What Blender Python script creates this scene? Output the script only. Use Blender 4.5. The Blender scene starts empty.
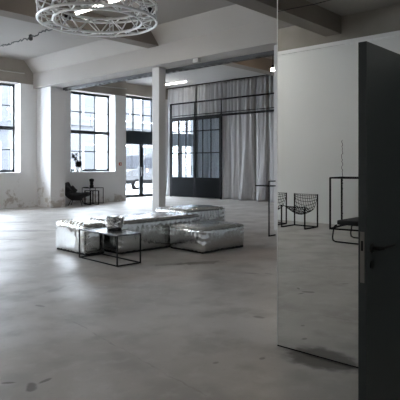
import bpy, bmesh, math, random
from mathutils import Vector, Matrix, noise
R = math.radians
random.seed(7)
C = bpy.context.scene.collection
scn = bpy.context.scene

# ------------------------------------------------------------------ camera, sky, exposure
cd = bpy.data.cameras.new('camera'); cam = bpy.data.objects.new('camera', cd); C.objects.link(cam)
cam.location = (0, 0, 1.45); cam.rotation_euler = (R(90), 0, R(42.5 - 90))
cd.sensor_width = 36; cd.lens = 36 * 522 / 400; cd.shift_y = -35 / 400
cd.clip_start = .05; cd.clip_end = 300
scn.camera = cam
w = bpy.data.worlds.new('overcast_sky'); scn.world = w; w.use_nodes = True
bg = w.node_tree.nodes['Background']
bg.inputs[0].default_value = (.86, .925, 1.0, 1); bg.inputs[1].default_value = 6.3
scn.view_settings.view_transform = 'Standard'; scn.view_settings.look = 'None'
scn.view_settings.gamma = 1; scn.view_settings.use_curve_mapping = False
scn.view_settings.exposure = 2.4

WIN_U = [(-5.2 + .0, -3.2), (-1.14, .88), (2.93, 4.95), (7.0, 9.02), (11.02, 13.1)]
WIN_U = WIN_U[1:]
def portal(u, v, z, sx, sz):
    l = bpy.data.lights.new('window_portal', 'AREA'); l.shape = 'RECTANGLE'; l.size = sx; l.size_y = sz
    l.cycles.is_portal = True
    o = bpy.data.objects.new('window_portal', l); C.objects.link(o)
    o.location = (u, v, z); o.rotation_euler = (R(-90), 0, 0)
for a, b in WIN_U: portal((a + b) / 2, 17.3, 2.74, b - a, 3.1)
portal(15.5, 18.0, 2.2, 2.0, 4.4)

# ------------------------------------------------------------------ materials
def mat(name, col, rough=.6, metal=0, var=.0, scale=4, bump=0, bscale=40, spec=.5):
    m = bpy.data.materials.new(name); m.use_nodes = True
    nt = m.node_tree; b = nt.nodes['Principled BSDF']
    b.inputs['Base Color'].default_value = (*col, 1); b.inputs['Roughness'].default_value = rough
    b.inputs['Metallic'].default_value = metal; b.inputs['Specular IOR Level'].default_value = spec
    tc = nt.nodes.new('ShaderNodeTexCoord')
    if var:
        n = nt.nodes.new('ShaderNodeTexNoise'); n.inputs['Scale'].default_value = scale; n.inputs['Detail'].default_value = 6
        nt.links.new(tc.outputs['Object'], n.inputs['Vector'])
        mx = nt.nodes.new('ShaderNodeMix'); mx.data_type = 'RGBA'
        mx.inputs['A'].default_value = (*[c * (1 - var) for c in col], 1)
        mx.inputs['B'].default_value = (*[min(1, c * (1 + var)) for c in col], 1)
        nt.links.new(n.outputs['Fac'], mx.inputs['Factor']); nt.links.new(mx.outputs['Result'], b.inputs['Base Color'])
    if bump:
        n2 = nt.nodes.new('ShaderNodeTexNoise'); n2.inputs['Scale'].default_value = bscale; n2.inputs['Detail'].default_value = 4
        nt.links.new(tc.outputs['Object'], n2.inputs['Vector'])
        bp = nt.nodes.new('ShaderNodeBump'); bp.inputs['Strength'].default_value = bump; bp.inputs['Distance'].default_value = .02
        nt.links.new(n2.outputs['Fac'], bp.inputs['Height']); nt.links.new(bp.outputs['Normal'], b.inputs['Normal'])
    return m
def emit(name, col, s):
    m = bpy.data.materials.new(name); m.use_nodes = True; nt = m.node_tree
    b = nt.nodes['Principled BSDF']; b.inputs['Base Color'].default_value = (*col, 1)
    b.inputs['Emission Color'].default_value = (*col, 1); b.inputs['Emission Strength'].default_value = s
    return m
def glass(name, tint, refl):
    m = bpy.data.materials.new(name); m.use_nodes = True; nt = m.node_tree; nt.nodes.clear()
    out = nt.nodes.new('ShaderNodeOutputMaterial'); t = nt.nodes.new('ShaderNodeBsdfTransparent'); t.inputs[0].default_value = (*tint, 1)
    g = nt.nodes.new('ShaderNodeBsdfGlossy'); g.inputs['Roughness'].default_value = .01; g.inputs[0].default_value = (.9, .93, .95, 1)
    mx = nt.nodes.new('ShaderNodeMixShader'); mx.inputs[0].default_value = refl
    nt.links.new(t.outputs[0], mx.inputs[1]); nt.links.new(g.outputs[0], mx.inputs[2]); nt.links.new(mx.outputs[0], out.inputs[0])
    return m

def math_node(nt, op, a, b=None, clamp=False):
    n = nt.nodes.new('ShaderNodeMath'); n.operation = op; n.use_clamp = clamp
    for i, x in enumerate((a, b)):
        if x is None: continue
        if isinstance(x, (int, float)): n.inputs[i].default_value = x
        else: nt.links.new(x, n.inputs[i])
    return n.outputs[0]

def floor_material():
    m = bpy.data.materials.new('concrete_floor'); m.use_nodes = True; nt = m.node_tree; L = nt.links
    b = nt.nodes['Principled BSDF']
    g = nt.nodes.new('ShaderNodeNewGeometry'); P = g.outputs['Position']
    def nz(scale, detail=6, dist=0):
        n = nt.nodes.new('ShaderNodeTexNoise'); n.inputs['Scale'].default_value = scale; n.inputs['Detail'].default_value = detail
        n.inputs['Distortion'].default_value = dist; L.new(P, n.inputs['Vector']); return n.outputs['Fac']
    def ramp(f, a, c):
        n = nt.nodes.new('ShaderNodeMapRange'); n.interpolation_type = 'SMOOTHSTEP'
        L.new(f, n.inputs[0]); n.inputs[1].default_value = a; n.inputs[2].default_value = c; return n.outputs[0]
    def mix(f, A, B, blend='MIX'):
        n = nt.nodes.new('ShaderNodeMix'); n.data_type = 'RGBA'; n.blend_type = blend
        if isinstance(f, (int, float)): n.inputs['Factor'].default_value = f
        else: L.new(f, n.inputs['Factor'])
        for k, x in (('A', A), ('B', B)):
            if isinstance(x, tuple): n.inputs[k].default_value = (*x, 1)
            else: L.new(x, n.inputs[k])
        return n.outputs['Result']
    col = mix(ramp(nz(.55, 8), .35, .65), (.37, .35, .325), (.47, .45, .425))
    col = mix(math_node(nt, 'MULTIPLY', ramp(nz(2.3, 8), .44, .68), .75), col, (.29, .272, .25))
    col = mix(math_node(nt, 'MULTIPLY', ramp(nz(7, 8), .5, .72), .4), col, (.50, .49, .475))
    col = mix(math_node(nt, 'MULTIPLY', ramp(nz(28, 4), .6, .75), .35), col, (.24, .23, .22))
    sp = nt.nodes.new('ShaderNodeSeparateXYZ'); L.new(P, sp.inputs[0])
    wob = nz(9, 5)
    wob2 = nz(3.2, 5)
    X, Y = sp.outputs[0], sp.outputs[1]
    def blob(u, v, a, c, ang, amp=.9, soft=.4, w=wob):
        ca, sa = math.cos(R(ang)), math.sin(R(ang))
        dx = math_node(nt, 'SUBTRACT', X, u); dy = math_node(nt, 'SUBTRACT', Y, v)
        p = math_node(nt, 'DIVIDE', math_node(nt, 'ADD', math_node(nt, 'MULTIPLY', dx, ca), math_node(nt, 'MULTIPLY', dy, sa)), a)
        q = math_node(nt, 'DIVIDE', math_node(nt, 'SUBTRACT', math_node(nt, 'MULTIPLY', dy, ca), math_node(nt, 'MULTIPLY', dx, sa)), c)
        r = math_node(nt, 'SQRT', math_node(nt, 'ADD', math_node(nt, 'MULTIPLY', p, p), math_node(nt, 'MULTIPLY', q, q)))
        r = math_node(nt, 'ADD', r, math_node(nt, 'MULTIPLY', math_node(nt, 'SUBTRACT', w, .5), amp))
        return math_node(nt, 'SUBTRACT', 1.0, ramp(r, 1 - soft, 1 + soft * .4))
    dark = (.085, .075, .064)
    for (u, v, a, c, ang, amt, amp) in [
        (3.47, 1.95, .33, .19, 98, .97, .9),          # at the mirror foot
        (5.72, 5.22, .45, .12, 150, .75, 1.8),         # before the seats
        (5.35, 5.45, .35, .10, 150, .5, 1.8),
        (1.89, 3.14, .06, .022, 10, .85, 1.3), (1.77, 3.12, .085, .036, 60, .9, 1.3),   # bottom left
        (1.70, 3.29, .05, .016, 140, .85, 1.5),
        (2.85, 4.84, .07, .03, 100, .5, 1.2), (3.35, 5.35, .2, .05, 20, .3, 1.5),
        (5.62, 4.22, .11, .03, 120, .65, 1.0), (5.75, 4.03, .07, .025, 100, .6, 1.0),
        (4.05, 2.95, .07, .04, 100, .6, 1.0), (3.2, 2.3, .03, .02, 0, .6, 1.0), (2.9, 2.5, .03, .02, 0, .5, 1.0),
        (6.4, 12.6, 1.1, .22, 135, .6, 1.8), (5.9, 10.6, .9, .16, 135, .5, 1.8), (5.0, 9.6, .5, .1, 120, .4, 1.8),
        (1.1, 3.0, .06, .03, 30, .5, 1.2), (2.3, 1.6, .03, .02, 0, .5, 1), (2.1, 2.2, .12, .04, 130, .25, 1.5)]:
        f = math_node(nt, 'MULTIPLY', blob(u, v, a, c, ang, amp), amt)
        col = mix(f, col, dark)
    col = mix(math_node(nt, 'MULTIPLY', blob(7.0, 5.0, 1.5, .7, 165, 1.2, .8, wob2), .45), col, (.33, .245, .20))
    col = mix(math_node(nt, 'MULTIPLY', blob(4.7, 5.0, .9, .4, 150, 1.2, .8, wob2), .3), col, (.36, .27, .22))
    # long hairline crack across the slab
    def crack(a, bb, wid, amt, top):
        nonlocal col
        (x1, y1), (x2, y2) = a, bb; ln = math.hypot(x2 - x1, y2 - y1); nx, ny = -(y2 - y1) / ln, (x2 - x1) / ln
        dd = math_node(nt, 'ADD', math_node(nt, 'MULTIPLY', math_node(nt, 'SUBTRACT', X, x1), nx), math_node(nt, 'MULTIPLY', math_node(nt, 'SUBTRACT', Y, y1), ny))
        dd = math_node(nt, 'ABSOLUTE', math_node(nt, 'ADD', dd, math_node(nt, 'MULTIPLY', math_node(nt, 'SUBTRACT', wob2, .5), .12)))
        f = math_node(nt, 'SUBTRACT', 1.0, ramp(dd, wid * .3, wid))
        f = math_node(nt, 'MULTIPLY', math_node(nt, 'MULTIPLY', f, ramp(wob, .35, .65)), math_node(nt, 'LESS_THAN', Y, top))
        col = mix(math_node(nt, 'MULTIPLY', f, amt), col, (.17, .15, .14))
    crack((2.78, 4.2), (2.46, 2.3), .012, .4, 4.25)
    crack((9.0, 4.2), (3.6, 9.5), .015, .2, 9.0)
    L.new(col, b.inputs['Base Color'])
    rr = nt.nodes.new('ShaderNodeMapRange'); L.new(nz(1.3, 6), rr.inputs[0]); rr.inputs[1].default_value = .3; rr.inputs[2].default_value = .7
    rr.inputs[3].default_value = .30; rr.inputs[4].default_value = .52; L.new(rr.outputs[0], b.inputs['Roughness'])
    b.inputs['Specular IOR Level'].default_value = .5
    bp = nt.nodes.new('ShaderNodeBump'); bp.inputs['Strength'].default_value = .12; bp.inputs['Distance'].default_value = .01
    L.new(nz(14, 6), bp.inputs['Height']); L.new(bp.outputs['Normal'], b.inputs['Normal'])
    return m

def wall_material(name, white, worn, horizontal_axis):
    m = bpy.data.materials.new(name); m.use_nodes = True; nt = m.node_tree; L = nt.links
    b = nt.nodes['Principled BSDF']; b.inputs['Roughness'].default_value = .75
    g = nt.nodes.new('ShaderNodeNewGeometry'); sp = nt.nodes.new('ShaderNodeSeparateXYZ'); L.new(g.outputs['Position'], sp.inputs[0])
    n = nt.nodes.new('ShaderNodeTexNoise'); n.inputs['Scale'].default_value = 2.2; n.inputs['Detail'].default_value = 9; n.inputs['Roughness'].default_value = .7
    L.new(g.outputs['Position'], n.inputs['Vector'])
    # flaking paint: most of it on the lowest metre
    z = math_node(nt, 'MULTIPLY', math_node(nt, 'SUBTRACT', .85, sp.outputs[2]), .22)
    t = math_node(nt, 'ADD', n.outputs['Fac'], math_node(nt, 'MINIMUM', z, .14))
    mr = nt.nodes.new('ShaderNodeMapRange'); mr.interpolation_type = 'SMOOTHSTEP'; L.new(t, mr.inputs[0]); mr.inputs[1].default_value = .62; mr.inputs[2].default_value = .72
    n3 = nt.nodes.new('ShaderNodeTexNoise'); n3.inputs['Scale'].default_value = .8; n3.inputs['Detail'].default_value = 4; L.new(g.outputs['Position'], n3.inputs['Vector'])
    mx0 = nt.nodes.new('ShaderNodeMix'); mx0.data_type = 'RGBA'; L.new(n3.outputs['Fac'], mx0.inputs['Factor'])
    mx0.inputs['A'].default_value = (*[c * .93 for c in white], 1); mx0.inputs['B'].default_value = (*white, 1)
    mx = nt.nodes.new('ShaderNodeMix'); mx.data_type = 'RGBA'; L.new(math_node(nt, 'MULTIPLY', mr.outputs[0], .8), mx.inputs['Factor'])
    L.new(mx0.outputs['Result'], mx.inputs['A']); mx.inputs['B'].default_value = (*worn, 1)
    L.new(mx.outputs['Result'], b.inputs['Base Color'])
    br = nt.nodes.new('ShaderNodeTexBrick'); br.inputs['Scale'].default_value = 3.6; br.inputs['Mortar Size'].default_value = .015
    cb = nt.nodes.new('ShaderNodeCombineXYZ'); L.new(sp.outputs[horizontal_axis], cb.inputs[0]); L.new(sp.outputs[2], cb.inputs[1]); L.new(cb.outputs[0], br.inputs['Vector'])
    hh = math_node(nt, 'ADD', math_node(nt, 'MULTIPLY', br.outputs['Fac'], -.35), n.outputs['Fac'])
    bp = nt.nodes.new('ShaderNodeBump'); bp.inputs['Strength'].default_value = .3; bp.inputs['Distance'].default_value = .02
    L.new(hh, bp.inputs['Height']); L.new(bp.outputs['Normal'], b.inputs['Normal'])
    return m

def foil_material():
    m = bpy.data.materials.new('silver_foil'); m.use_nodes = True; nt = m.node_tree; L = nt.links
    b = nt.nodes['Principled BSDF']; b.inputs['Base Color'].default_value = (.70, .72, .72, 1)
    b.inputs['Metallic'].default_value = 1; b.inputs['Roughness'].default_value = .12
    tc = nt.nodes.new('ShaderNodeTexCoord'); mp = nt.nodes.new('ShaderNodeMapping'); L.new(tc.outputs['Object'], mp.inputs[0])
    mp.inputs['Scale'].default_value = (1, 1, .6)
    n = nt.nodes.new('ShaderNodeTexNoise'); n.inputs['Scale'].default_value = 11; n.inputs['Detail'].default_value = 5; n.inputs['Distortion'].default_value = 1.2
    L.new(mp.outputs[0], n.inputs['Vector'])
    bp = nt.nodes.new('ShaderNodeBump'); bp.inputs['Strength'].default_value = .22; bp.inputs['Distance'].default_value = .025
    L.new(n.outputs['Fac'], bp.inputs['Height']); L.new(bp.outputs['Normal'], b.inputs['Normal'])
    return m

def brown_band(): return mat('raw_concrete_band', (.30, .275, .245), .85, var=.25, scale=1.6, bump=.2, bscale=12)
M = dict(
    floor=floor_material(),
    wall_u=wall_material('painted_brick_wall', (.80, .80, .80), (.42, .37, .33), 0),
    wall_v=wall_material('painted_plaster_wall', (.76, .76, .765), (.45, .40, .36), 1),
    plain=mat('smooth_white_wall', (.80, .81, .81), .8, var=.03, scale=.7),
    reveal=mat('white_reveal_paint', (.84, .84, .85), .7),
    band=brown_band(),
    ceil=mat('painted_concrete_ceiling', (.33, .31, .285), .85, var=.07, scale=.6, bump=.1, bscale=8),
    beam=mat('painted_concrete_beam', (.42, .40, .375), .85, var=.06, scale=.8, bump=.15, bscale=10),
    brownbeam=mat('brown_concrete_beam', (.19, .165, .14), .85, var=.12, scale=1.2, bump=.15, bscale=10),  # cross beams darker and browner than the girder
    column=mat('white_column_paint', (.60, .60, .605), .7, var=.03, scale=2),
    frame=mat('dark_window_steel', (.012, .018, .022), .5),
    black=mat('black_steel', (.010, .010, .011), .65, var=.2, scale=20, spec=.1),
    blackmat=mat('black_fabric', (.010, .010, .011), .9, bump=.2, bscale=120),
    door=mat('dark_grey_door_paint', (.022, .027, .028), .5, var=.05, scale=3, spec=.3),
    doorpanel=mat('black_sheet_steel', (.008, .009, .010), .8, var=.15, scale=2, spec=.04),
    handle=mat('dark_handle_metal', (.006, .006, .006), .4, .6),
    lock=mat('worn_lock_steel', (.16, .15, .14), .5, .7),
    foil=foil_material(),
    tin=mat('crumpled_tin', (.72, .73, .74), .2, 1, bump=.6, bscale=30),
    alu=mat('aluminium_tube', (.76, .76, .755), .36, .75, var=.05, scale=10),
    tray=mat('galvanised_tray', (.10, .10, .10), .5, .6),
    tabletop=mat('dark_tabletop', (.05, .05, .055), .22, spec=.6),
    cord=mat('black_cord', (.01, .01, .01), .7),
    pipe=mat('grey_conduit', (.42, .41, .39), .5),
    pane=glass('window_glass', (.96, .98, 1.0), .06),
    pane2=glass('tinted_partition_glass', (.80, .84, .87), .06),
    steel=mat('bright_steel_leg', (.45, .45, .45), .35, .9),
    white=mat('white_glaze', (.8, .8, .8), .4),
    red=mat('red_plastic', (.55, .05, .03), .4),
    tube=emit('lit_tube', (1, .96, .90), 6), fill_tube=emit('added_fill_tube', (1, .96, .90), 25),
    bulb=emit('warm_bulb', (1, .78, .55), 45),
    snow=mat('snowy_pavement', (.45, .46, .48), .9, var=.06, scale=1),
    facade=mat('pale_facade_dimmed', (.040, .041, .044), .9, var=.05, scale=.5),  # street and facade colours darkened to offset the overbright daylight
    facade2=mat('light_blue_facade_dimmed', (.030, .032, .037), .9, var=.05, scale=.5),
    extwin=mat('facade_window_glass', (.010, .011, .014), .6, spec=.1),
    van=mat('white_van_paint_dimmed', (.032, .032, .033), .6, spec=.1),  # white paint darkened so the strong daylight does not clip it
    rubber=mat('tyre_rubber', (.004, .004, .004), .9, spec=.05),
    amber=mat('amber_lens', (.7, .25, .08), .3),
    plant=mat('dark_foliage', (.012, .016, .012), .7),
)
mir = bpy.data.materials.new('mirror_glass'); mir.use_nodes = True
_b = mir.node_tree.nodes['Principled BSDF']; _b.inputs['Base Color'].default_value = (.84, .86, .855, 1); _b.inputs['Metallic'].default_value = 1; _b.inputs['Roughness'].default_value = .0
M['mirror'] = mir

def curtain_material():
    m = bpy.data.materials.new('grey_linen_curtain'); m.use_nodes = True; nt = m.node_tree; L = nt.links
    b = nt.nodes['Principled BSDF']; b.inputs['Roughness'].default_value = .9; b.inputs['Specular IOR Level'].default_value = .15
    tc = nt.nodes.new('ShaderNodeTexCoord'); mp = nt.nodes.new('ShaderNodeMapping'); mp.inputs['Scale'].default_value = (30, 30, 1.2); L.new(tc.outputs['Object'], mp.inputs[0])
    n = nt.nodes.new('ShaderNodeTexNoise'); n.inputs['Scale'].default_value = 1; n.inputs['Detail'].default_value = 3; L.new(mp.outputs[0], n.inputs['Vector'])
    mx = nt.nodes.new('ShaderNodeMix'); mx.data_type = 'RGBA'; L.new(n.outputs['Fac'], mx.inputs['Factor'])
    mx.inputs['A'].default_value = (.34, .34, .35, 1); mx.inputs['B'].default_value = (.60, .60, .61, 1); L.new(mx.outputs['Result'], b.inputs['Base Color'])
    return m
M['curtain'] = curtain_material()

# ------------------------------------------------------------------ mesh helpers
class MB:
    def __init__(s): s.bm = bmesh.new()
    def box(s, x0, x1, y0, y1, z0, z1, bev=0):
        t = bmesh.new(); bmesh.ops.create_cube(t, size=1)
        for v in t.verts: v.co = Vector(((x0 + x1) / 2 + v.co.x * (x1 - x0), (y0 + y1) / 2 + v.co.y * (y1 - y0), (z0 + z1) / 2 + v.co.z * (z1 - z0)))
        if bev: bmesh.ops.bevel(t, geom=t.edges[:], offset=bev, segments=2, affect='EDGES', profile=.6)
        s.add(t); return s
    def add(s, t):
        me = bpy.data.meshes.new('tmp'); t.to_mesh(me); t.free(); s.bm.from_mesh(me); bpy.data.meshes.remove(me)
    def tube(s, pts, r, n=8, closed=False, square=False):
        pts = [Vector(p) for p in pts]; m = len(pts); rings = []
        if square: n = 4
        prev = None
        for i, p in enumerate(pts):
            if closed: t = (pts[(i + 1) % m] - pts[i - 1])
            else: t = pts[min(i + 1, m - 1)] - pts[max(i - 1, 0)]
            t.normalize()
            ref = Vector((0, 0, 1)) if abs(t.z) < .95 else Vector((1, 0, 0))
            if prev is not None:
                a = prev - t * prev.dot(t)
                if a.length < .1: a = t.cross(ref)
            else: a = t.cross(ref)
            a.normalize(); prev = a; bb = t.cross(a)
            sc = 1.0
            if 0 < i < m - 1 or closed:
                d1 = (pts[i] - pts[i - 1]).normalized(); d2 = (pts[(i + 1) % m] - pts[i]).normalized()
                sc = 1 / max(.5, math.cos(d1.angle(d2, 0) / 2))
            off = math.pi / 4 if square else 0
            rings.append([s.bm.verts.new(p + (a * math.cos(k * 2 * math.pi / n + off) + bb * math.sin(k * 2 * math.pi / n + off)) * r * sc * (1.414 if square else 1)) for k in range(n)])
        for i in range(m if closed else m - 1):
            A, B = rings[i], rings[(i + 1) % m]
            if closed and i == m - 1:
                # find the best rotation to close the loop
                k0 = min(range(n), key=lambda k: (A[0].co - B[k].co).length)
            else: k0 = 0
            for k in range(n): s.bm.faces.new((A[k], A[(k + 1) % n], B[(k + 1 + k0) % n], B[(k + k0) % n]))
        if not closed:
            s.bm.faces.new(rings[0][::-1]); s.bm.faces.new(rings[-1])
        return s
    def bar(s, a, b, r): return s.tube([a, b], r, square=True)
    def lathe(s, prof, c=(0, 0, 0), n=24):
        rings = []
        for (r, z) in prof:
            rings.append([s.bm.verts.new((c[0] + r * math.cos(k * 2 * math.pi / n), c[1] + r * math.sin(k * 2 * math.pi / n), c[2] + z)) for k in range(n)])
        for A, B in zip(rings, rings[1:]):
            for k in range(n): s.bm.faces.new((A[k], A[(k + 1) % n], B[(k + 1) % n], B[k]))
        s.bm.faces.new(rings[0][::-1]); s.bm.faces.new(rings[-1]); return s
    def prism(s, poly, axis, a, b):
        def P(q, t): return {'x': (t, q[0], q[1]), 'y': (q[0], t, q[1]), 'z': (q[0], q[1], t)}[axis]
        A = [s.bm.verts.new(P(q, a)) for q in poly]; B = [s.bm.verts.new(P(q, b)) for q in poly]; n = len(poly)
        s.bm.faces.new(A); s.bm.faces.new(B[::-1])
        for k in range(n): s.bm.faces.new((A[k], B[k], B[(k + 1) % n], A[(k + 1) % n]))
        return s
    def grid(s, f, nu, nv, closed_u=False):
        V = [[s.bm.verts.new(f(i / nu, j / nv)) for j in range(nv + 1)] for i in range(nu + (0 if closed_u else 1))]
        for i in range(nu):
            for j in range(nv):
                i2 = (i + 1) % nu if closed_u else i + 1
                s.bm.faces.new((V[i][j], V[i2][j], V[i2][j + 1], V[i][j + 1]))
        return s
    def build(s, name, m, parent=None, smooth=False, loc=None):
        bmesh.ops.recalc_face_normals(s.bm, faces=s.bm.faces[:])
        me = bpy.data.meshes.new(name); s.bm.to_mesh(me); s.bm.free()
        me.materials.append(m)
        if smooth:
            for p in me.polygons: p.use_smooth = True
        o = bpy.data.objects.new(name, me); C.objects.link(o)
        if parent: o.parent = parent
        if loc: o.location = loc
        return o
def tag(o, label, cat, group=None, kind=None):
    o['label'] = label; o['category'] = cat
    if group: o['group'] = group
    if kind: o['kind'] = kind
    return o
def thing(name, label, cat, loc=(0, 0, 0), rz=0, group=None):
    o = bpy.data.objects.new(name, None); C.objects.link(o); o.empty_display_size = .1
    o.location = loc; o.rotation_euler = (0, 0, rz); return tag(o, label, cat, group)
def struct(name, mb, m, label=None, cat=None):
    o = mb.build(name, m); o['kind'] = 'structure'
    if label: o['label'] = label
    if cat: o['category'] = cat
    return o
def dup(root, loc, rz, label=None):
    r = root.copy(); C.objects.link(r); r.location = loc; r.rotation_euler = (0, 0, rz)
    if label: r['label'] = label
    for ch in root.children:
        c = ch.copy(); C.objects.link(c); c.parent = r
        for g in ch.children:
            d = g.copy(); C.objects.link(d); d.parent = c
    return r

# ------------------------------------------------------------------ the setting
ZC = 5.05; ZB = 4.25; VW = 16.6; VB = 17.2; UR = 17.35; UL = -4.6; VS = -3.0; VD = 17.85
struct('floor', MB().box(UL - .3, UR + .3, VS - .3, 18.6, -.2, 0), M['floor'], 'stained grey concrete floor', 'floor')
struct('ceiling', MB().box(UL - .3, UR + .3, VS - .3, 18.6, ZC, ZC + .3), M['ceil'], 'grey painted concrete ceiling slab', 'ceiling')
# window wall, pieces between the openings
wb = MB(); u = UL - .3
DU0, DU1 = 13.65, 17.25
for a, b in WIN_U:
    wb.box(u, a, VW, VB, 0, ZB)
    wb.box(a, b, VW, VB, 0, 1.15); u = b
wb.box(u, DU0, VW, VB, 0, ZB)
wb.box(DU0 - .25, DU0, VB, 18.3, 0, ZB)                              # side of the door bay
wb.box(DU0, 14.45, 17.85, 18.3, 0, ZB + .3); wb.box(16.75, DU1 + .3, 17.85, 18.3, 0, ZB + .3)
struct('wall_windows', wb, M['wall_u'], 'white painted brick wall with tall windows', 'wall')
struct('trim_windows', MB().box(UL - .3, DU0, VW + .0, VB, ZB, ZC).box(DU0 - .25, DU0, VB, 18.3, ZB, ZC).box(DU0, UR + .3, 17.85, 18.3, 4.55, ZC),
       M['band'], 'raw brown-grey concrete band above the windows', 'wall band')
struct('wall_curtain', MB().box(UR, UR + .3, VS - .3, 18.6, 0, ZC), M['wall_v'], 'wall hidden behind the grey curtains', 'wall')
struct('wall_back', MB().box(UL - .3, UL, VS - .3, VW, 0, 4.32), M['plain'], 'smooth white wall seen in the mirror', 'wall')
struct('trim_back', MB().box(UL - .3, UL + .012, VS, VW, 4.32, 4.345).box(UL - .3, UL + .06, VS, VW, 4.345, 4.44), M['reveal'], 'pale ledge running along the top of the white wall', 'ledge')
struct('trim_back_band', MB().box(UL - .3, UL, VS - .3, VW, 4.44, ZC), M['band'], 'raw concrete band above the pale ledge', 'wall band')
struct('wall_side', MB().box(UL - .3, UR, VS - .3, VS, 0, ZC), M['plain'], 'white side wall', 'wall')
# ceiling beams
struct('trim_girder', MB().prism([(9.5, 4.12), (10.1, 4.12), (10.1, 4.7), (10.5, ZC), (9.15, ZC), (9.5, 4.64)], 'y', VS, VW), M['beam'], 'deep concrete girder resting on the columns', 'beam')
for k, (a, b) in enumerate([(10.2, 10.62), (6.0, 6.42), (1.8, 2.2)]):
    struct('trim_beam_%d' % (k + 1), MB().box(UL, 9.5, a, b, 4.62, ZC).box(10.1, UR, a, b, 4.62, ZC), M['brownbeam'],
           'concrete cross beam between girder and wall, %s' % ('nearest the windows', 'in line with the column beside the mirror', 'nearest the camera')[k], 'beam')
# columns and pier
struct('column_1', MB().box(9.7, 9.95, 10.4, 10.67, 0, 4.14, .008), M['column'], 'slim white square column behind the silver seats', 'column')
struct('column_2', MB().box(9.7, 9.95, 6.38, 6.65, 0, 4.14, .008), M['column'], 'slim white column half hidden by the mirror edge', 'column')
struct('column_3', MB().box(9.63, 10.2, 15.7, VW, 0, 4.14, .01), M['wall_v'], 'broad white pier between the two windows', 'pier')

def window(n, a, b, label):
    fz0, fz1 = 1.2, 4.24; v0, v1 = 17.0, 17.07
    root = bpy.data.objects.new('window_%d' % n, None); C.objects.link(root); root.location = ((a + b) / 2, 17.03, fz0)
    root['kind'] = 'structure'; root['label'] = label; root['category'] = 'window'
    W = (b - a) / 2; H = fz1 - fz0; f = MB(); y0, y1 = -.035, .035
    f.box(-W, -W + .07, y0, y1, 0, H).box(W - .07, W, y0, y1, 0, H).box(-W, W, y0, y1, 0, .09).box(-W, W, y0, y1, H - .08, H)
    f.box(-W, W, y0 - .01, y1, H / 2 - .065, H / 2 + .065)
    f.build('window_frame', M['frame'], root)
    g = MB()
    for x in (-W / 3, W / 3): g.box(x - .025, x + .025, y0 + .01, y1 - .01, .05, H - .05)
    for z in (H * .255, H * .755): g.box(-W + .03, W - .03, y0 + .01, y1 - .01, z - .018, z + .018)
    g.build('glazing_bars', M['frame'], root)
    MB().box(-W + .03, W - .03, -.004, .004, .03, H - .03).build('window_pane', M['pane'], root)
    s = MB().box(-W, W, -.43, -.035, -.05, -.002); s.box(-W - .02, W + .02, -.47, -.43, -.06, -.002)
    s.build('window_sill', M['reveal'], root)
    r = MB().box(-W, -W + .006, -.43, -.036, -.0, H + .02).box(W - .006, W, -.43, -.036, 0, H + .02)
    r.build('window_reveal', M['reveal'], root)
for k, (a, b) in enumerate(WIN_U):
    window(k + 1, a, b, ['tall steel window far left out of frame', 'tall steel window left out of frame', 'tall steel window cut by the left photo edge', 'tall steel window behind the black lounge chair'][k])

# glazed street door in its bay
root = bpy.data.objects.new('door_2', None); C.objects.link(root); root.location = (15.6, 17.9, 0)
root['kind'] = 'structure'; root['label'] = 'glazed black double door to the street with transom window'; root['category'] = 'door'
f = MB(); W = 1.15; H = 4.52
f.box(-W, -W + .09, -.05, .05, 0, H).box(W - .09, W, -.05, .05, 0, H).box(-W, W, -.05, .05, H - .12, H)
f.build('door_frame', M['frame'], root)
MB().box(-W + .02, W - .02, -.09, .06, 2.45, 2.97).build('transom_panel', M['frame'], root)
g = MB()
for x in (-.5, .08, .6): g.box(x - .03, x + .03, -.03, .03, 2.95, H - .05)
g.box(-W, W, -.03, .03, 3.68, 3.72).build('glazing_bars', M['frame'], root)
MB().box(-W + .05, W - .05, -.004, .004, 2.9, H - .05).build('transom_pane', M['pane'], root)
for (x0, x1) in ((-W + .08, .0), (.0, W - .08)):
    d = MB().box(x0, x0 + .10, -.03, .03, .01, 2.46).box(x1 - .12, x1, -.03, .03, .01, 2.46).box(x0, x1, -.03, .03, .01, .14).box(x0, x1, -.03, .03, 2.38, 2.46)
    dl = d.build('door_leaf', M['frame'], root)
    MB().box(x0 + .07, x1 - .07, -.004, .004, .1, 2.42).build('door_pane', M['pane'], dl)
    xx = x1 - .05 if x0 < -.1 else x0 + .05
    MB().tube([(xx, -.03, .95), (xx, -.08, .95), (xx, -.08, 1.35), (xx, -.03, 1.35)], .012).build('door_handle', M['steel'], dl)

# room-in-room with the mirror on its side and the dark door
struct('partition_1', MB().box(3.517, 3.62, 1.19, 2.36, 0, 3.05).box(3.517, 3.62, VS, .1, 0, 3.05).box(3.517, 3.62, .1, 1.19, 2.12, 3.05)
       .box(3.62, 7.5, 2.26, 2.36, 0, 3.05).box(7.4, 7.5, VS, 2.26, 0, 3.05).box(3.517, 7.5, VS, 2.36, 3.05, 3.12), M['plain'], 'box room wall behind the mirror', 'partition')
mr = thing('wall_mirror', 'tall frameless mirror sheet beside the dark open door', 'mirror', (3.508, 1.79, 0))
MB().box(-.008, .008, -.58, .58, .012, 3.04).build('mirror_sheet', M['mirror'], mr)
MB().box(-.004, .008, -.58, .58, 0, .012).build('bottom_rail', M['black'], mr)
MB().box(-.010, .008, .574, .580, .012, 3.04).build('edge_trim', mat('polished_edge', (.75, .76, .76), .3, .6), mr)
dr = bpy.data.objects.new('door_1', None); C.objects.link(dr); dr.location = (3.50, 1.1675, 0)
dr['kind'] = 'structure'; dr['label'] = 'dark grey door standing open at the right photo edge'; dr['category'] = 'door'
MB().box(-1.022, -.0, -.022, .022, .008, 2.068, .002).build('door_leaf', M['door'], dr)
lk = MB().box(-1.024, -1.0215, -.011, .011, .86, 1.115).build('lock_plate', M['lock'], dr)
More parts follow.
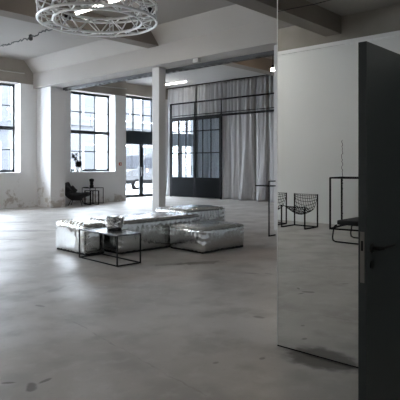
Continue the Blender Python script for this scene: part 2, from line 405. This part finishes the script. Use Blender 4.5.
MB().box(-1.026, -1.0235, -.006, .006, 1.02, 1.07).build('latch', M['handle'], lk)
ro = MB().lathe([(.026, 0), (.026, .006), (.022, .009)], n=24).build('rosette', M['handle'], dr); ro.matrix_local = Matrix.Translation((-.962, -.022, 1.03)) @ Matrix.Rotation(R(90), 4, 'X')
MB().tube([(-.962, -.025, 1.03), (-.962, -.062, 1.03), (-.945, -.072, 1.03), (-.80, -.072, 1.03)], .0095).build('door_handle', M['handle'], dr)
MB().lathe([(.022, 0), (.022, .005)], n=20).build('keyhole', M['handle'], dr).matrix_local = Matrix.Translation((-.962, -.022, .945)) @ Matrix.Rotation(R(90), 4, 'X')
struct('trim_door', MB().box(3.49, 3.63, 1.19, 1.216, 0, 2.12).box(3.49, 3.63, .1, .16, 0, 2.12).box(3.49, 3.63, .1, 1.216, 2.075, 2.13), M['door'], 'dark door frame behind the open leaf', 'door frame')

# conduits along the window wall
for (z, v, u0, u1, lab) in ((4.60, VW - .03, UL, 9.15, 'thin conduit along the band above the left window'), (4.55, VW - .03, 10.5, DU0, 'thin conduit along the band above the middle window')):
    o = MB().tube([(u0 + .01, v, z), ((u0 + u1) / 2, v, z - .03), (u1, v, z)], .022, 8)
    for k in range(int((u1 - u0) / 1.6)): o.box(u0 + .8 + k * 1.6, u0 + .88 + k * 1.6, v - .03, v + .03, z - .05, z + .03)
    tag(o.build('conduit', M['pipe']), lab, 'conduit')
# cable tray under the girder edge
t = thing('cable_tray', 'long perforated metal cable tray under the girder edge', 'cable tray', (10.19, 0, 4.03))
MB().box(-.08, -.07, VS + .1, VW - .01, 0, .09).build('side_rail', M['tray'], t); MB().box(.07, .08, VS + .1, VW - .01, 0, .09).build('side_rail', M['tray'], t)
k = VS + .2
while k < VW - .1: MB().box(-.08, .08, k, k + .10, .01, .03).build('rung', M['tray'], t); k += .24
k = VS + .6
while k < VW - .1: MB().box(-.09, -.078, k, k + .03, .0, .30).build('hanger', M['tray'], t); k += 2.0
tag(MB().box(9.55, 9.67, 8.82, 9.0, 4.02, 4.12, .006).build('junction_box', M['pipe']), 'small grey junction box under the girder', 'box')

# ------------------------------------------------------------------ curtains, steel and glass partition
ru = [-0.01]
def drape(v0, v1, seed, flare, label, freq_top):
    rnd = random.Random(seed); W = v0 - v1; h = 5.0
    p1, p2, p3 = rnd.uniform(0, 6), rnd.uniform(0, 6), rnd.uniform(0, 6)
    def f(s, t):                                                     # s across, t up
        z = .012 + t * (h - .02)
        low = max(0, 1 - t / .75); top = t
        pinch = 1 - .05 * math.sin(math.pi * min(1, t * 1.4))
        v = v0 - W * (.5 + (s - .5) * (1.0 * pinch))
        a = math.sin(s * W * freq_top + p1 + .5 * math.sin(5 * t + p2)) * .075
        b = math.sin(s * W * freq_top * .37 + p2 + .8 * math.sin(2.2 * t + p3)) * .13 * (.25 + low)
        c = math.sin(s * W * freq_top * 2.3 + p3) * .012
        bow = -flare * (max(0, 1 - t * 2.2) ** 1.6) * (math.sin(math.pi * min(1, max(0, s * 1.0))) ** .7)
        wob = .035 * noise.noise(Vector((s * W * 3, t * 4, seed)))
        return Vector((17.10 + a * (.2 + .8 * t) + b + c + bow * .8 + wob - .02, v + .02 * math.sin(t * 7 + p1) * low, z))
    nu = max(30, int(W * 60))
    o = MB().grid(f, nu, 40).build('curtain', M['curtain'], None, True)
    md = o.modifiers.new('thickness', 'SOLIDIFY'); md.thickness = .006
    tag(o, label, 'curtain', 'grey floor length curtains')
CU = [(17.7, 15.9, .02, 'grey curtain behind the left glass door leaf'), (15.88, 14.3, .02, 'grey curtain behind the right glass door leaf'),
      (14.28, 13.68, .10, 'narrow grey curtain hanging right beside the glass doors'), (13.66, 12.74, .28, 'broad grey curtain with full hem, second right of the glass doors'),
      (12.60, 12.06, .26, 'grey curtain spreading at the hem, third right of the glass doors'), (12.0, 10.9, .25, 'grey curtain behind the tall black stand at the mirror edge')]
for k, (a, b, fl, lab) in enumerate(CU): drape(a, b, k + 3, fl, lab, 30)
tag(MB().tube([(17.08, 10.5, 5.025), (17.08, 17.75, 5.025)], .018).build('curtain_rail', M['black']), 'black ceiling rail carrying the grey curtains', 'rail')

gp = thing('glass_partition', 'black steel sliding glass doors in front of the curtains', 'partition', (16.85, 15.75, 0))
U0 = 0
fr = MB().box(-.03, .03, 1.48, 1.56, 0, 4.26).box(-.03, .03, -1.56, -1.48, 0, 3.62)
fr.build('side_post', M['black'], gp)
MB().box(-.03, .03, -5.2, 1.56, 4.20, 4.26).build('upper_rail', M['black'], gp)
MB().box(-.035, .035, -5.2, 1.56, 3.52, 3.60).box(-.02, .02, -5.2, 1.56, 3.66, 3.69).build('track_rail', M['black'], gp)
for k in (0, -1.54, -5.18): MB().box(-.02, .02, k, k + .03, 3.55, 4.22).build('rail_post', M['black'], gp)
for (a, c) in ((.02, 1.48), (-1.48, -.0)):
    lf = MB().box(-.025, .025, a, a + .055, .03, 3.52).box(-.025, .025, c - .055, c, .03, 3.52).box(-.025, .025, a, c, 3.44, 3.52)
    for z in (2.95, 1.98): lf.box(-.02, .02, a, c, z - .02, z + .02)
    m_ = (a + c) / 2
    for m_ in (a + (c - a) * .36, a + (c - a) * .68): lf.box(-.02, .02, m_ - .014, m_ + .014, .9, 3.45)
    l = lf.build('door_leaf', M['black'], gp)
    MB().box(-.02, .02, a + .03, c - .03, .03, .90).build('kick_panel', M['doorpanel'], l)
    MB().box(-.004, .004, a + .05, c - .05, .90, 3.45).build('door_pane', M['pane2'], l)
    hx = a + .10 if a > 0 else c - .10
    MB().tube([(-.025, hx, 1.0), (-.07, hx, 1.0), (-.07, hx, 1.4), (-.025, hx, 1.4)], .01).build('door_handle', M['black'], l)

# ------------------------------------------------------------------ lamps
def tube_lamp(loc, ln, label, m='tube', drop=0):
    t = thing('tube_lamp', label, 'lamp', loc, 0, 'ceiling tube lamps')
    MB().box(-.05, .05, -ln / 2, ln / 2, .02, .07, .006).build('lamp_housing', M['white'], t)
    if drop:
        for y in (-ln * .35, ln * .35): MB().tube([(0, y, .07), (0, y, drop)], .005, 6).build('suspension_rod', M['tray'], t)
    MB().tube([(0, -ln / 2 + .02, 0), (0, ln / 2 - .02, 0)], .028, 10).build('lamp_tube', M[m], t, True)
tube_lamp((15.9, 16.15, 4.98), 1.6, 'lit ceiling tube lamp above the curtain corner beyond the column')
tube_lamp((6.67, 9.34, 4.80), 1.0, 'lit ceiling tube lamp showing through the left of the truss ring', 'tube', .25)
tube_lamp((6.67, 8.15, 4.80), 1.0, 'lit ceiling tube lamp showing through the right of the truss ring', 'tube', .25)
t = thing('spot_lamp', 'small warm lit spot lamp beside the column at the mirror edge', 'lamp', (13.0, 8.95, ZC))
MB().tube([(0, 0, 0), (0, 0, -.62)], .012).build('rod', M['black'], t); MB().lathe([(.05, -.03), (.05, 0)]).build('ceiling_rose', M['black'], t)
MB().lathe([(.02, -.60), (.05, -.64), (.06, -.70)], n=16).build('lamp_shade', M['black'], t)
MB().lathe([(.03, -.79), (.055, -.76), (.06, -.72), (.045, -.69)], n=16).build('bulb', M['bulb'], t, True)

for k, (a, b) in enumerate([(1.6, .6), (1.0, -1.8), (3.6, 12.6), (.6, 12.6), (-2.4, 12.6), (-2.4, 9.0)]):  # unseen tube lamps added to brighten the interior
    tube_lamp((a, b, 4.98), 1.6, 'added fill tube lamp %s' % ('above the camera', 'above and behind the camera', 'left of the truss ring out of frame', 'in the left bay out of frame', 'by the far left windows', 'near the far white wall')[k], 'fill_tube' if k else 'tube')
# truss ring
t = thing('truss_ring', 'round silver lighting truss hanging from the ceiling', 'truss', (5.06, 6.85, 3.75), R(20))
RO, RI, HT = .935, .70, .235; N = 72
def ring(rad, z): return [(rad * math.cos(k * 2 * math.pi / N), rad * math.sin(k * 2 * math.pi / N), z) for k in range(N)]
for rad in (RO, RI):
    for z in (0, HT): MB().tube(ring(rad, z), .021, 10, True).build('chord', M['alu'], t, True)
def pol(rad, a, z): return (rad * math.cos(a), rad * math.sin(a), z)
K = 24
for nm, A, B in (('outer', (RO, 0), (RO, HT)), ('inner', (RI, 0), (RI, HT)), ('lower', (RI, 0), (RO, 0)), ('upper', (RI, HT), (RO, HT))):
    m_ = MB()
    for k in range(K):
        a0, a1 = k * 2 * math.pi / K, (k + 1) * 2 * math.pi / K
        P, Q = (A, B) if k % 2 == 0 else (B, A)
        m_.tube([pol(P[0], a0, P[1]), pol(Q[0], a1, Q[1])], .012, 6)
    m_.build('lattice', M['alu'], t, True)
for q in range(4):
    j = MB()
    a = q * math.pi / 2 + .3
    for rad in (RO, RI):
        for z in (0, HT):
            t_ = Vector((-math.sin(a), math.cos(a), 0)); p = Vector(pol(rad, a, z))
            j.tube([p - t_ * .06, p + t_ * .06], .027, 10)
    j.tube([pol(RI, a, 0), pol(RI, a, HT)], .012, 6); j.tube([pol(RO, a, 0), pol(RO, a, HT)], .012, 6); j.tube([pol(RI, a, 0), pol(RO, a, 0)], .012, 6); j.tube([pol(RI, a, HT), pol(RO, a, HT)], .012, 6)
    j.build('joint_sleeve', M['alu'], t)
for q in range(3):
    a = q * 2 * math.pi / 3 + R(70)
    MB().tube([pol((RO + RI) / 2, a, HT), pol((RO + RI) / 2, a, ZC - 3.75)], .006, 6).build('suspension_wire', M['tray'], t)
    MB().box(-.06, .06, -.06, .06, HT - .02, HT + .05, .008).build('clamp', M['black'], t, loc=(*pol((RO + RI) / 2, a, 0)[:2], 0))
# sagging black power cord from the ring towards the window wall
pts = []
A = Vector((5.06, 7.57, 3.93)); B = Vector((7.56, 15.1, 5.04))
rc = random.Random(5)
for k in range(61):
    s = k / 60; p = A.lerp(B, s); p.z -= .06 * math.sin(math.pi * s)
    if 0 < k < 60: p += Vector((rc.uniform(-.02, .02), 0, rc.uniform(-.025, .025)))
    pts.append(p)
pc = thing('power_cord', 'wavy black power cord running from truss ring to the ceiling', 'cord', A)
MB().tube([p - A for p in pts], .013, 6).build('cord', M['cord'], pc)
MB().lathe([(.02, -.07), (.045, -.05), (.045, .05), (.02, .07)], n=12).build('plug', M['cord'], pc, loc=pts[26] - A)

# ------------------------------------------------------------------ silver foil seats
def pouf(label, u0, v0, su, sv, h, seed, bul=.022, rot=-3):             # u0, v0: the corner nearest the camera
    ca, sa = math.cos(R(rot)), math.sin(R(rot)); a, b = su / 2, sv / 2
    root = thing('foil_seat', label, 'seat', (u0 + a * ca - b * sa, v0 + a * sa + b * ca, 0), R(rot), 'silver foil seat blocks')
    rc_ = .06; z0 = .025
    nx, ny, nz_ = [max(10, int(q / .022)) for q in (2 * a, 2 * b, h)]
    bm = bmesh.new(); bmesh.ops.create_cube(bm, size=2)
    # a finely gridded box: cut each axis
    for ax, n in ((0, nx), (1, ny), (2, nz_)):
        for k in range(1, n):
            co = Vector((0, 0, 0)); co[ax] = -1 + 2 * k / n; no = Vector((0, 0, 0)); no[ax] = 1
            bmesh.ops.bisect_plane(bm, geom=bm.verts[:] + bm.edges[:] + bm.faces[:], plane_co=co, plane_no=no)
    hz = (h - z0) / 2
    for v in bm.verts:
        x, y, z = v.co; H = Vector((a, b, hz)); p = Vector((x * a, y * b, z * hz))
        # rounded corners
        inner = Vector([max(-H[i] + rc_, min(H[i] - rc_, p[i])) for i in range(3)])
        d = p - inner
        if d.length > 1e-6: q = inner + d.normalized() * min(rc_, max(abs(c) for c in d)) ; n_ = d.normalized()
        else: q = p; n_ = Vector((0, 0, 1))
        # inflation of each face
        bx, by, bz = (1 - x * x), (1 - y * y), (1 - z * z)
        if abs(x) > .999: q.x += math.copysign(bul * (by * bz) ** .6, x)
        if abs(y) > .999: q.y += math.copysign(bul * (bx * bz) ** .6, y)
        if z > .999: q.z += bul * 1.2 * (bx * by) ** .6
        # radial puckers from the seams along the top edge, the bottom edge and the corners
        wp = p + Vector((seed * 3.1, seed * 1.7, 0))
        et = min(hz - p.z, 9) if True else 0
        ex, ey, ez = a - abs(p.x), b - abs(p.y), hz - abs(p.z)
        srt = sorted((ex, ey, ez)); dist = srt[0] + srt[1]           # distance to the closest edge (one is ~0 on a face)
        env = math.exp(-dist / .11)
        along = p.x if (ex > ey and ex > ez) else (p.y if ey > ez else p.z)
        ph = along * 62 + 5 * noise.noise(wp * 3)
        pk = (math.sin(ph) * .55 + .45 * noise.noise(Vector((along * 30, seed, dist * 6)))) * .013 * env * (1 if p.z > 0 else .35)
        wr = noise.noise(wp * 3.2) * .008 + noise.noise(Vector((wp.x * 14, wp.y * 14, wp.z * 4))) * .003
        q += n_ * (pk + wr) if d.length > 1e-6 else Vector((0, 0, 0))
        if z < -.999: q.z = -hz
        v.co = q + Vector((0, 0, hz + z0))
    m_ = MB(); m_.bm.free(); m_.bm = bm
    m_.build('foil_cover', M['foil'], root, True)
    MB().box(-a + .02, a - .02, -b + .02, b - .02, 0, .05, .01).build('base', M['blackmat'], root)  # black inset strip stands in for the dark shadow gap underneath
    # welded piping along the top seam
    zt = h - .012; q = .016
    loop = []
    for (sx, sy) in ((-1, -1), (1, -1), (1, 1), (-1, 1)):
        ang0 = {(-1, -1): 180, (1, -1): 270, (1, 1): 0, (-1, 1): 90}[(sx, sy)]
        for k in range(5):
            an = R(ang0 + k * 22.5); loop.append((sx * (a - .05) + .052 * math.cos(an), sy * (b - .05) + .052 * math.sin(an), zt - .012))
    MB().tube(loop, .007, 6, True).build('piping', M['foil'], root, True)
pouf('narrow silver foil seat block at the left behind the black wire table', 4.88, 6.94, .39, .96, .50, 1)
pouf('long silver foil seat block in the middle of the seats', 5.33, 6.64, 1.84, .96, .53, 2)
pouf('silver foil seat block nearest the mirror, front right', 6.28, 5.70, 1.06, .84, .41, 3)
pouf('silver foil seat block at the back right of the seats', 7.32, 7.12, 1.2, .9, .565, 4)

# wire side table with a tin bowl
t = thing('side_table', 'black wire frame side table before the silver seats', 'table', (4.92, 6.385, 0), R(-4))
a, b, h = .205, .515, .45
for sx in (-1, 1):
    for sy in (-1, 1): MB().bar((sx * a, sy * b, 0), (sx * a, sy * b, h - .012), .0085).build('leg', M['black'], t)
for sx in (-1, 1): MB().bar((sx * a, -b, .0095), (sx * a, b, .0095), .0085).build('floor_rail', M['black'], t)
for sy in (-1, 1): MB().bar((-a, sy * b, .0095), (a, sy * b, .0095), .0085).build('floor_rail', M['black'], t)
MB().box(-a - .009, a + .009, -b - .009, b + .009, h - .022, h, .003).build('tabletop', M['tabletop'], t)
t = thing('tin_bowl', 'crumpled silver bowl standing on the black wire table', 'bowl', (5.05, 6.42, .45))
def bowl(s, z):
    a = s * 2 * math.pi; o = 1
    prof = [(.0, .0), (.10, 0), (.125, .05), (.135, .12), (.145, .2), (.135, .2), (.12, .12), (.10, .03), (0, .025)]
    i = z * 8; k = min(7, int(i)); r, zz = prof[k][0] + (prof[k + 1][0] - prof[k][0]) * (i - k), prof[k][1] + (prof[k + 1][1] - prof[k][1]) * (i - k)
    j = 1 + .09 * noise.noise(Vector((math.cos(a) * 2, math.sin(a) * 2, zz * 12)))
    return Vector((r * j * math.cos(a), r * j * math.sin(a), zz + (.012 * math.sin(a * 5) if zz > .15 else 0)))
MB().grid(bowl, 40, 24, True).build('bowl_body', M['tin'], t)
MB().lathe([(.098, -.001), (.108, .0), (.115, .03), (.1, .03)], n=28).build('foot_ring', M['black'], t, True)

# tall black stand at the mirror edge (rectangular loop and a plate)
t = thing('tall_stand', 'tall thin black steel stand with plate, left of the mirror edge', 'stand', (8.88, 6.12, 0))
MB().bar((-.13, 0, 0), (-.13, 0, 1.13), .011).build('post', M['black'], t)
MB().bar((-.13, 0, .011), (.09, 0, .011), .011).build('floor_rail', M['black'], t); MB().bar((-.13, 0, 1.12), (.09, 0, 1.12), .011).build('top_rail', M['black'], t)
MB().box(-.14, .08, -.02, .34, 1.01, 1.035, .003).build('plate', M['black'], t)

# ------------------------------------------------------------------ by the window
t = thing('lounge_chair', 'black shell lounge chair between pier and window', 'chair', (10.78, 15.88, 0), R(-47))
prof = [(-.46, .79), (-.47, .66), (-.41, .48), (-.30, .32), (-.12, .22), (.10, .24), (.30, .33), (.44, .38)]
def cr(pts, s):
    i = s * (len(pts) - 1); k = min(len(pts) - 2, int(i)); f = i - k
    p0, p1, p2, p3 = [Vector(pts[max(0, min(len(pts) - 1, k + q))]) for q in (-1, 0, 1, 2)]
    return .5 * ((2 * p1) + (-p0 + p2) * f + (2 * p0 - 5 * p1 + 4 * p2 - p3) * f * f + (-p0 + 3 * p1 - 3 * p2 + p3) * f ** 3)
def shell(s, tt):
    p = cr(prof, tt); y = (s - .5) * 2; wd = .36 * (1 - .25 * abs(2 * tt - .9) ** 2.5)
    wing = .24 * abs(y) ** 2.4 * math.sin(math.pi * min(1, .15 + tt * .8))
    return Vector((p.x + wing * (.9 if tt < .5 else .1), y * wd, p.y + wing * (1 if tt > .25 else .4)))
o = MB().grid(shell, 16, 24).build('shell', M['blackmat'], t, True); md = o.modifiers.new('t', 'SOLIDIFY'); md.thickness = .07; md.offset = 0
o = MB().grid(lambda s, tt: shell(.18 + .64 * s, .06 + .9 * tt) + Vector((.03, 0, .05)), 12, 20).build('cushion', M['blackmat'], t, True); md = o.modifiers.new('t', 'SOLIDIFY'); md.thickness = .07; md.offset = 0
for sx in (-.24, .26):
    for sy in (-.24, .24): MB().tube([(sx * .6, sy * .5, .22), (sx, sy, .008)], .011).build('leg', M['black'], t)
MB().box(-.16, .17, -.13, .13, .19, .22).build('seat_bracket', M['black'], t)

def nest(name, label, loc, a, b, h, r_, m_, rz=0):
    t = thing(name, label, 'table', loc, rz)
    for sx in (-1, 1):
        for sy in (-1, 1): MB().bar((sx * a, sy * b, 0), (sx * a, sy * b, h), r_).build('leg', m_, t)
    q = MB()
    for sx in (-1, 1): q.bar((sx * a, -b, r_), (sx * a, b, r_), r_)
    q.bar((-a, b, r_), (a, b, r_), r_); q.build('floor_rail', m_, t)
    MB().box(-a - r_, a + r_, -b - r_, b + r_, h - .02, h, .003).build('tabletop', M['tabletop'], t)
nest('side_table', 'larger thin framed side table under the window', (11.80, 16.31, 0), .30, .25, .60, .009, M['black'])
nest('side_table', 'smaller black side table tucked under the larger one by the window', (11.42, 15.84, 0), .175, .175, .52, .016, M['black'])
t = thing('lantern', 'small black lantern on the side table under the window', 'lantern', (11.73, 16.28, .60))
MB().lathe([(.075, 0), (.075, .09), (.05, .11)], n=16).build('base', M['black'], t, True)
MB().lathe([(.05, .10), (.065, .13), (.065, .2), (.05, .22)], n=16).build('glass_body', M['extwin'], t, True)
MB().lathe([(.055, .22), (.09, .24), (.085, .32), (.03, .34)], n=16).build('cap', M['black'], t, True)
tag(MB().lathe([(.09, 0), (.12, .018), (.11, .018), (.085, .006)], n=20).build('dish', M['black'], loc=(11.58, 16.44, .60)), 'small flat black dish beside the lantern', 'dish')

# sill group
t = thing('plant_stand', 'little white stand on the window sill', 'stand', (11.50, 16.80, 1.199))
for s in (-1, 1):
    MB().box(s * .10 - .045, s * .10 + .045, -.05, .05, 0, .13, .005).build('leg', M['white'], t)
MB().box(-.16, .16, -.07, .07, .13, .17, .005).build('stand_top', M['white'], t)
t = thing('potted_plant', 'dark plant leaning out of black pot on the window sill', 'plant', (11.50, 16.80, 1.37))
MB().lathe([(.075, 0), (.115, .04), (.12, .2), (.105, .225), (.1, .2)], n=20).build('pot', M['black'], t, True)
sm = MB(); lf = MB(); rp = random.Random(3)
for k in range(9):
    e = Vector((-.16 + rp.uniform(-.11, .08), .06 * rp.uniform(-1, 1), .38 + rp.uniform(-.09, .11)))
    sm.tube([(0, 0, .17), (e.x * .4, e.y * .5, .28), e], .007, 5)
    for q in range(5):
        c = e + Vector([rp.uniform(-.05, .05) for _ in range(3)]); d = Vector([rp.uniform(-1, 1) for _ in range(3)]).normalized(); x = d.orthogonal().normalized() * .03; y = d.cross(x).normalized() * .045
        V = [lf.bm.verts.new(c + v_) for v_ in (x * 1, y, -x, -y)]; lf.bm.faces.new(V)
e = Vector((.11, 0, .36)); sm.tube([(.03, 0, .17), (.09, 0, .26), e], .006, 5)
for q in range(4):
    c = e + Vector([rp.uniform(-.02, .02) for _ in range(3)]); V = [lf.bm.verts.new(c + Vector(v_)) for v_ in ((.02, 0, 0), (0, .01, .05), (-.02, 0, 0), (0, -.01, -.04))]; lf.bm.faces.new(V)
sm.build('stem', M['plant'], t)
o = lf.build('leaves', M['plant'], t); md = o.modifiers.new('t', 'SOLIDIFY'); md.thickness = .004
t = thing('alarm_button', 'small red alarm button on the wall left of the street door', 'button', (13.34, VW, 1.49))
MB().box(-.06, .06, -.035, 0, -.06, .06, .006).build('case', M['red'], t); MB().box(-.03, .03, -.04, -.03, -.03, .03).build('push_plate', M['white'], t)

# ------------------------------------------------------------------ things the mirror shows
def wire_chair(label, loc, rz):                                      # +x is the front
    t = thing('wire_chair', label, 'chair', loc, rz, 'black wire chairs along the white wall')
    a, b = .28, .31; r_ = .0125
    for s in (-1, 1):
        MB().bar((a, s * b, 0), (a, s * b, .52), r_).build('front_leg', M['black'], t)
        MB().bar((-a, s * b, 0), (-a, s * b, .77), r_).build('back_leg', M['black'], t)
        MB().bar((-a, s * b, r_), (a, s * b, r_), r_).build('floor_rail', M['black'], t)
    MB().bar((-a, -b, r_), (-a, b, r_), r_).build('back_rail', M['black'], t)
    # slung wire seat
    P = [(a + .02, .50), (a - .06, .46), (a - .18, .36), (-.02, .30), (-.16, .34), (-.24, .50), (-.28, .66), (-.29, .76)]
    def srf(s, q):
        p = cr(P, q); y = (s - .5) * 2; up = .10 * y * y * math.sin(math.pi * q)
        return Vector((p.x - .02 * y * y, y * b * (.98 - .10 * math.sin(math.pi * q)), p.y + up))
    m_ = MB()
    for i in range(13): m_.tube([srf(i / 12, q / 20) for q in range(21)], .006, 5)
    for q in range(0, 15): m_.tube([srf(i / 12, q / 14) for i in range(13)], .006, 5)
    m_.build('wire_seat', M['black'], t)
    return t
wc = wire_chair('black wire chair reflected near the middle of the mirror', (7 - 10.52, 6.50, 0), 0)
dup(wc, (7 - 10.62, 7.42, 0), 0, 'black wire chair reflected at the left edge of the mirror')

t = thing('high_table', 'tall black steel frame table reflected beside the dark door', 'table', (7 - 11.11, 5.22, 0), R(-8))
a, b, h, r_ = .38, .62, 1.16, .017
for s in (-1, 1):
    for q in (-1, 1): MB().bar((s * a, q * b, 0), (s * a, q * b, h), r_).build('leg', M['black'], t)
    MB().bar((-a, s * b, r_), (a, s * b, r_), r_).build('floor_rail', M['black'], t)
MB().bar((a, -b, r_), (a, b, r_), r_).build('floor_rail', M['black'], t)
q = MB()
for s in (-1, 1): q.bar((-a, s * b, h), (a, s * b, h), r_); q.bar((s * a, -b, h), (s * a, b, h), r_)
q.build('top_frame', M['black'], t)

t = thing('lounge_chair', 'black padded lounge chair on bent tube legs reflected beside the door', 'chair', (7 - 9.3, 4.30, 0), R(90))
def sled(y):
    x0, x1, hh, rr = .47, -.42, .33, .07
    P = [(x0 - .06, y, hh)]
    P += [(x0 - .02, y, hh - .02), (x0, y, hh - .06), (x0 + .03, y, .10), (x0 + .02, y, .04), (x0 - .03, y, .014), (x1 + .06, y, .014), (x1 + .01, y, .04), (x1, y, .09), (x1 - .02, y, hh - .04), (x1 + .03, y, hh)]
    return P
for s in (-1, 1): MB().tube(sled(s * .37), .013, 8).build('sled_leg', M['black'], t, True)
for x in (-.3, .3): MB().tube([(x, -.37, .325), (x, .37, .325)], .012).build('cross_rail', M['black'], t)
MB().box(-.36, .40, -.40, .40, .335, .425, .03).build('seat', M['blackmat'], t, True)
bk = MB().box(-.06, .06, -.40, .40, 0, .50, .03).build('backrest', M['blackmat'], t, True); bk.location = (-.36, 0, .40); bk.rotation_euler = (0, R(-18), 0)
pts = []; rc = random.Random(9)
for k in range(50): pts.append((rc.uniform(-.0, .02), rc.uniform(-.022, .022), 2.05 - k * .04))
tag(MB().tube(pts, .006, 5).build('hanging_cord', M['cord'], loc=(UL + .012, 5.97, 0)), 'thin knotted cord hanging down the white wall behind high table', 'cord')

# ------------------------------------------------------------------ the street outside
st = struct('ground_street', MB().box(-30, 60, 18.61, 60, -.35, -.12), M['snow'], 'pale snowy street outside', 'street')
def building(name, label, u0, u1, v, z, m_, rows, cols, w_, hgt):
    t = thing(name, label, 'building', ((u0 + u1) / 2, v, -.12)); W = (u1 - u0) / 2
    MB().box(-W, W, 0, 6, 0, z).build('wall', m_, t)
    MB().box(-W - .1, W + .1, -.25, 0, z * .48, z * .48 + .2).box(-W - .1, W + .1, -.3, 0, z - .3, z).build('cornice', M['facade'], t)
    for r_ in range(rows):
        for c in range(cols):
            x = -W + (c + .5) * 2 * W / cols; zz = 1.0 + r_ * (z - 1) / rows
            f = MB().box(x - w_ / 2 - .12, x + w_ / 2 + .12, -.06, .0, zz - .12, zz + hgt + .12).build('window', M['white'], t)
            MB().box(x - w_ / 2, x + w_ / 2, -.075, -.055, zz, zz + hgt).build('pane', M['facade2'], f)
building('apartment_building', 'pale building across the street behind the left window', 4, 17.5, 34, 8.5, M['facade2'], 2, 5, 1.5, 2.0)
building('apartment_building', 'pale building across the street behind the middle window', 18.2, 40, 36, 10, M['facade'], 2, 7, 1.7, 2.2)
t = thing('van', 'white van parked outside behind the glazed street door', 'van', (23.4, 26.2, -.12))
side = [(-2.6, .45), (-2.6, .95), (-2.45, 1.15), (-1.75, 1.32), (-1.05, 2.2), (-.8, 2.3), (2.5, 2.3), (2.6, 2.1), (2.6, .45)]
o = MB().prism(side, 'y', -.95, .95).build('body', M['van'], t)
MB().prism([(-1.55, 1.36), (-1.0, 2.05), (-.3, 2.05), (-.3, 1.36)], 'y', -.965, -.93).build('side_window', M['extwin'], t)
MB().prism([(-1.745, 1.37), (-1.085, 2.18), (-1.045, 2.16), (-1.70, 1.36)], 'y', -.85, .85).build('windscreen', M['extwin'], t)
MB().box(-2.66, 2.62, -.97, .97, .38, .62, .02).build('bumper', M['rubber'], t)
for x in (-1.75, 1.6):
    for y in (-.88, .88):
        wl = MB().lathe([(.2, -.1), (.34, -.1), (.34, .1), (.2, .1)], n=24).build('wheel', M['rubber'], t, True); wl.location = (x, y, .34); wl.rotation_euler = (R(90), 0, 0)
        hb = MB().lathe([(.19, -.105), (.19, .105)], n=20).build('hub', M['steel'], wl)
MB().box(-.95, -.86, -.975, -.94, 1.12, 1.32).build('marker_lamp', M['amber'], t)

tag(MB().tube([(-2.0, 2.2 + k * .5, 4.612 - .03 * math.sin(k * math.pi / 4) ** 2) for k in range(17)], .008, 6).build('ceiling_cable', M['cord']), 'thin cable strung below the ceiling beams, seen in the mirror', 'cable')
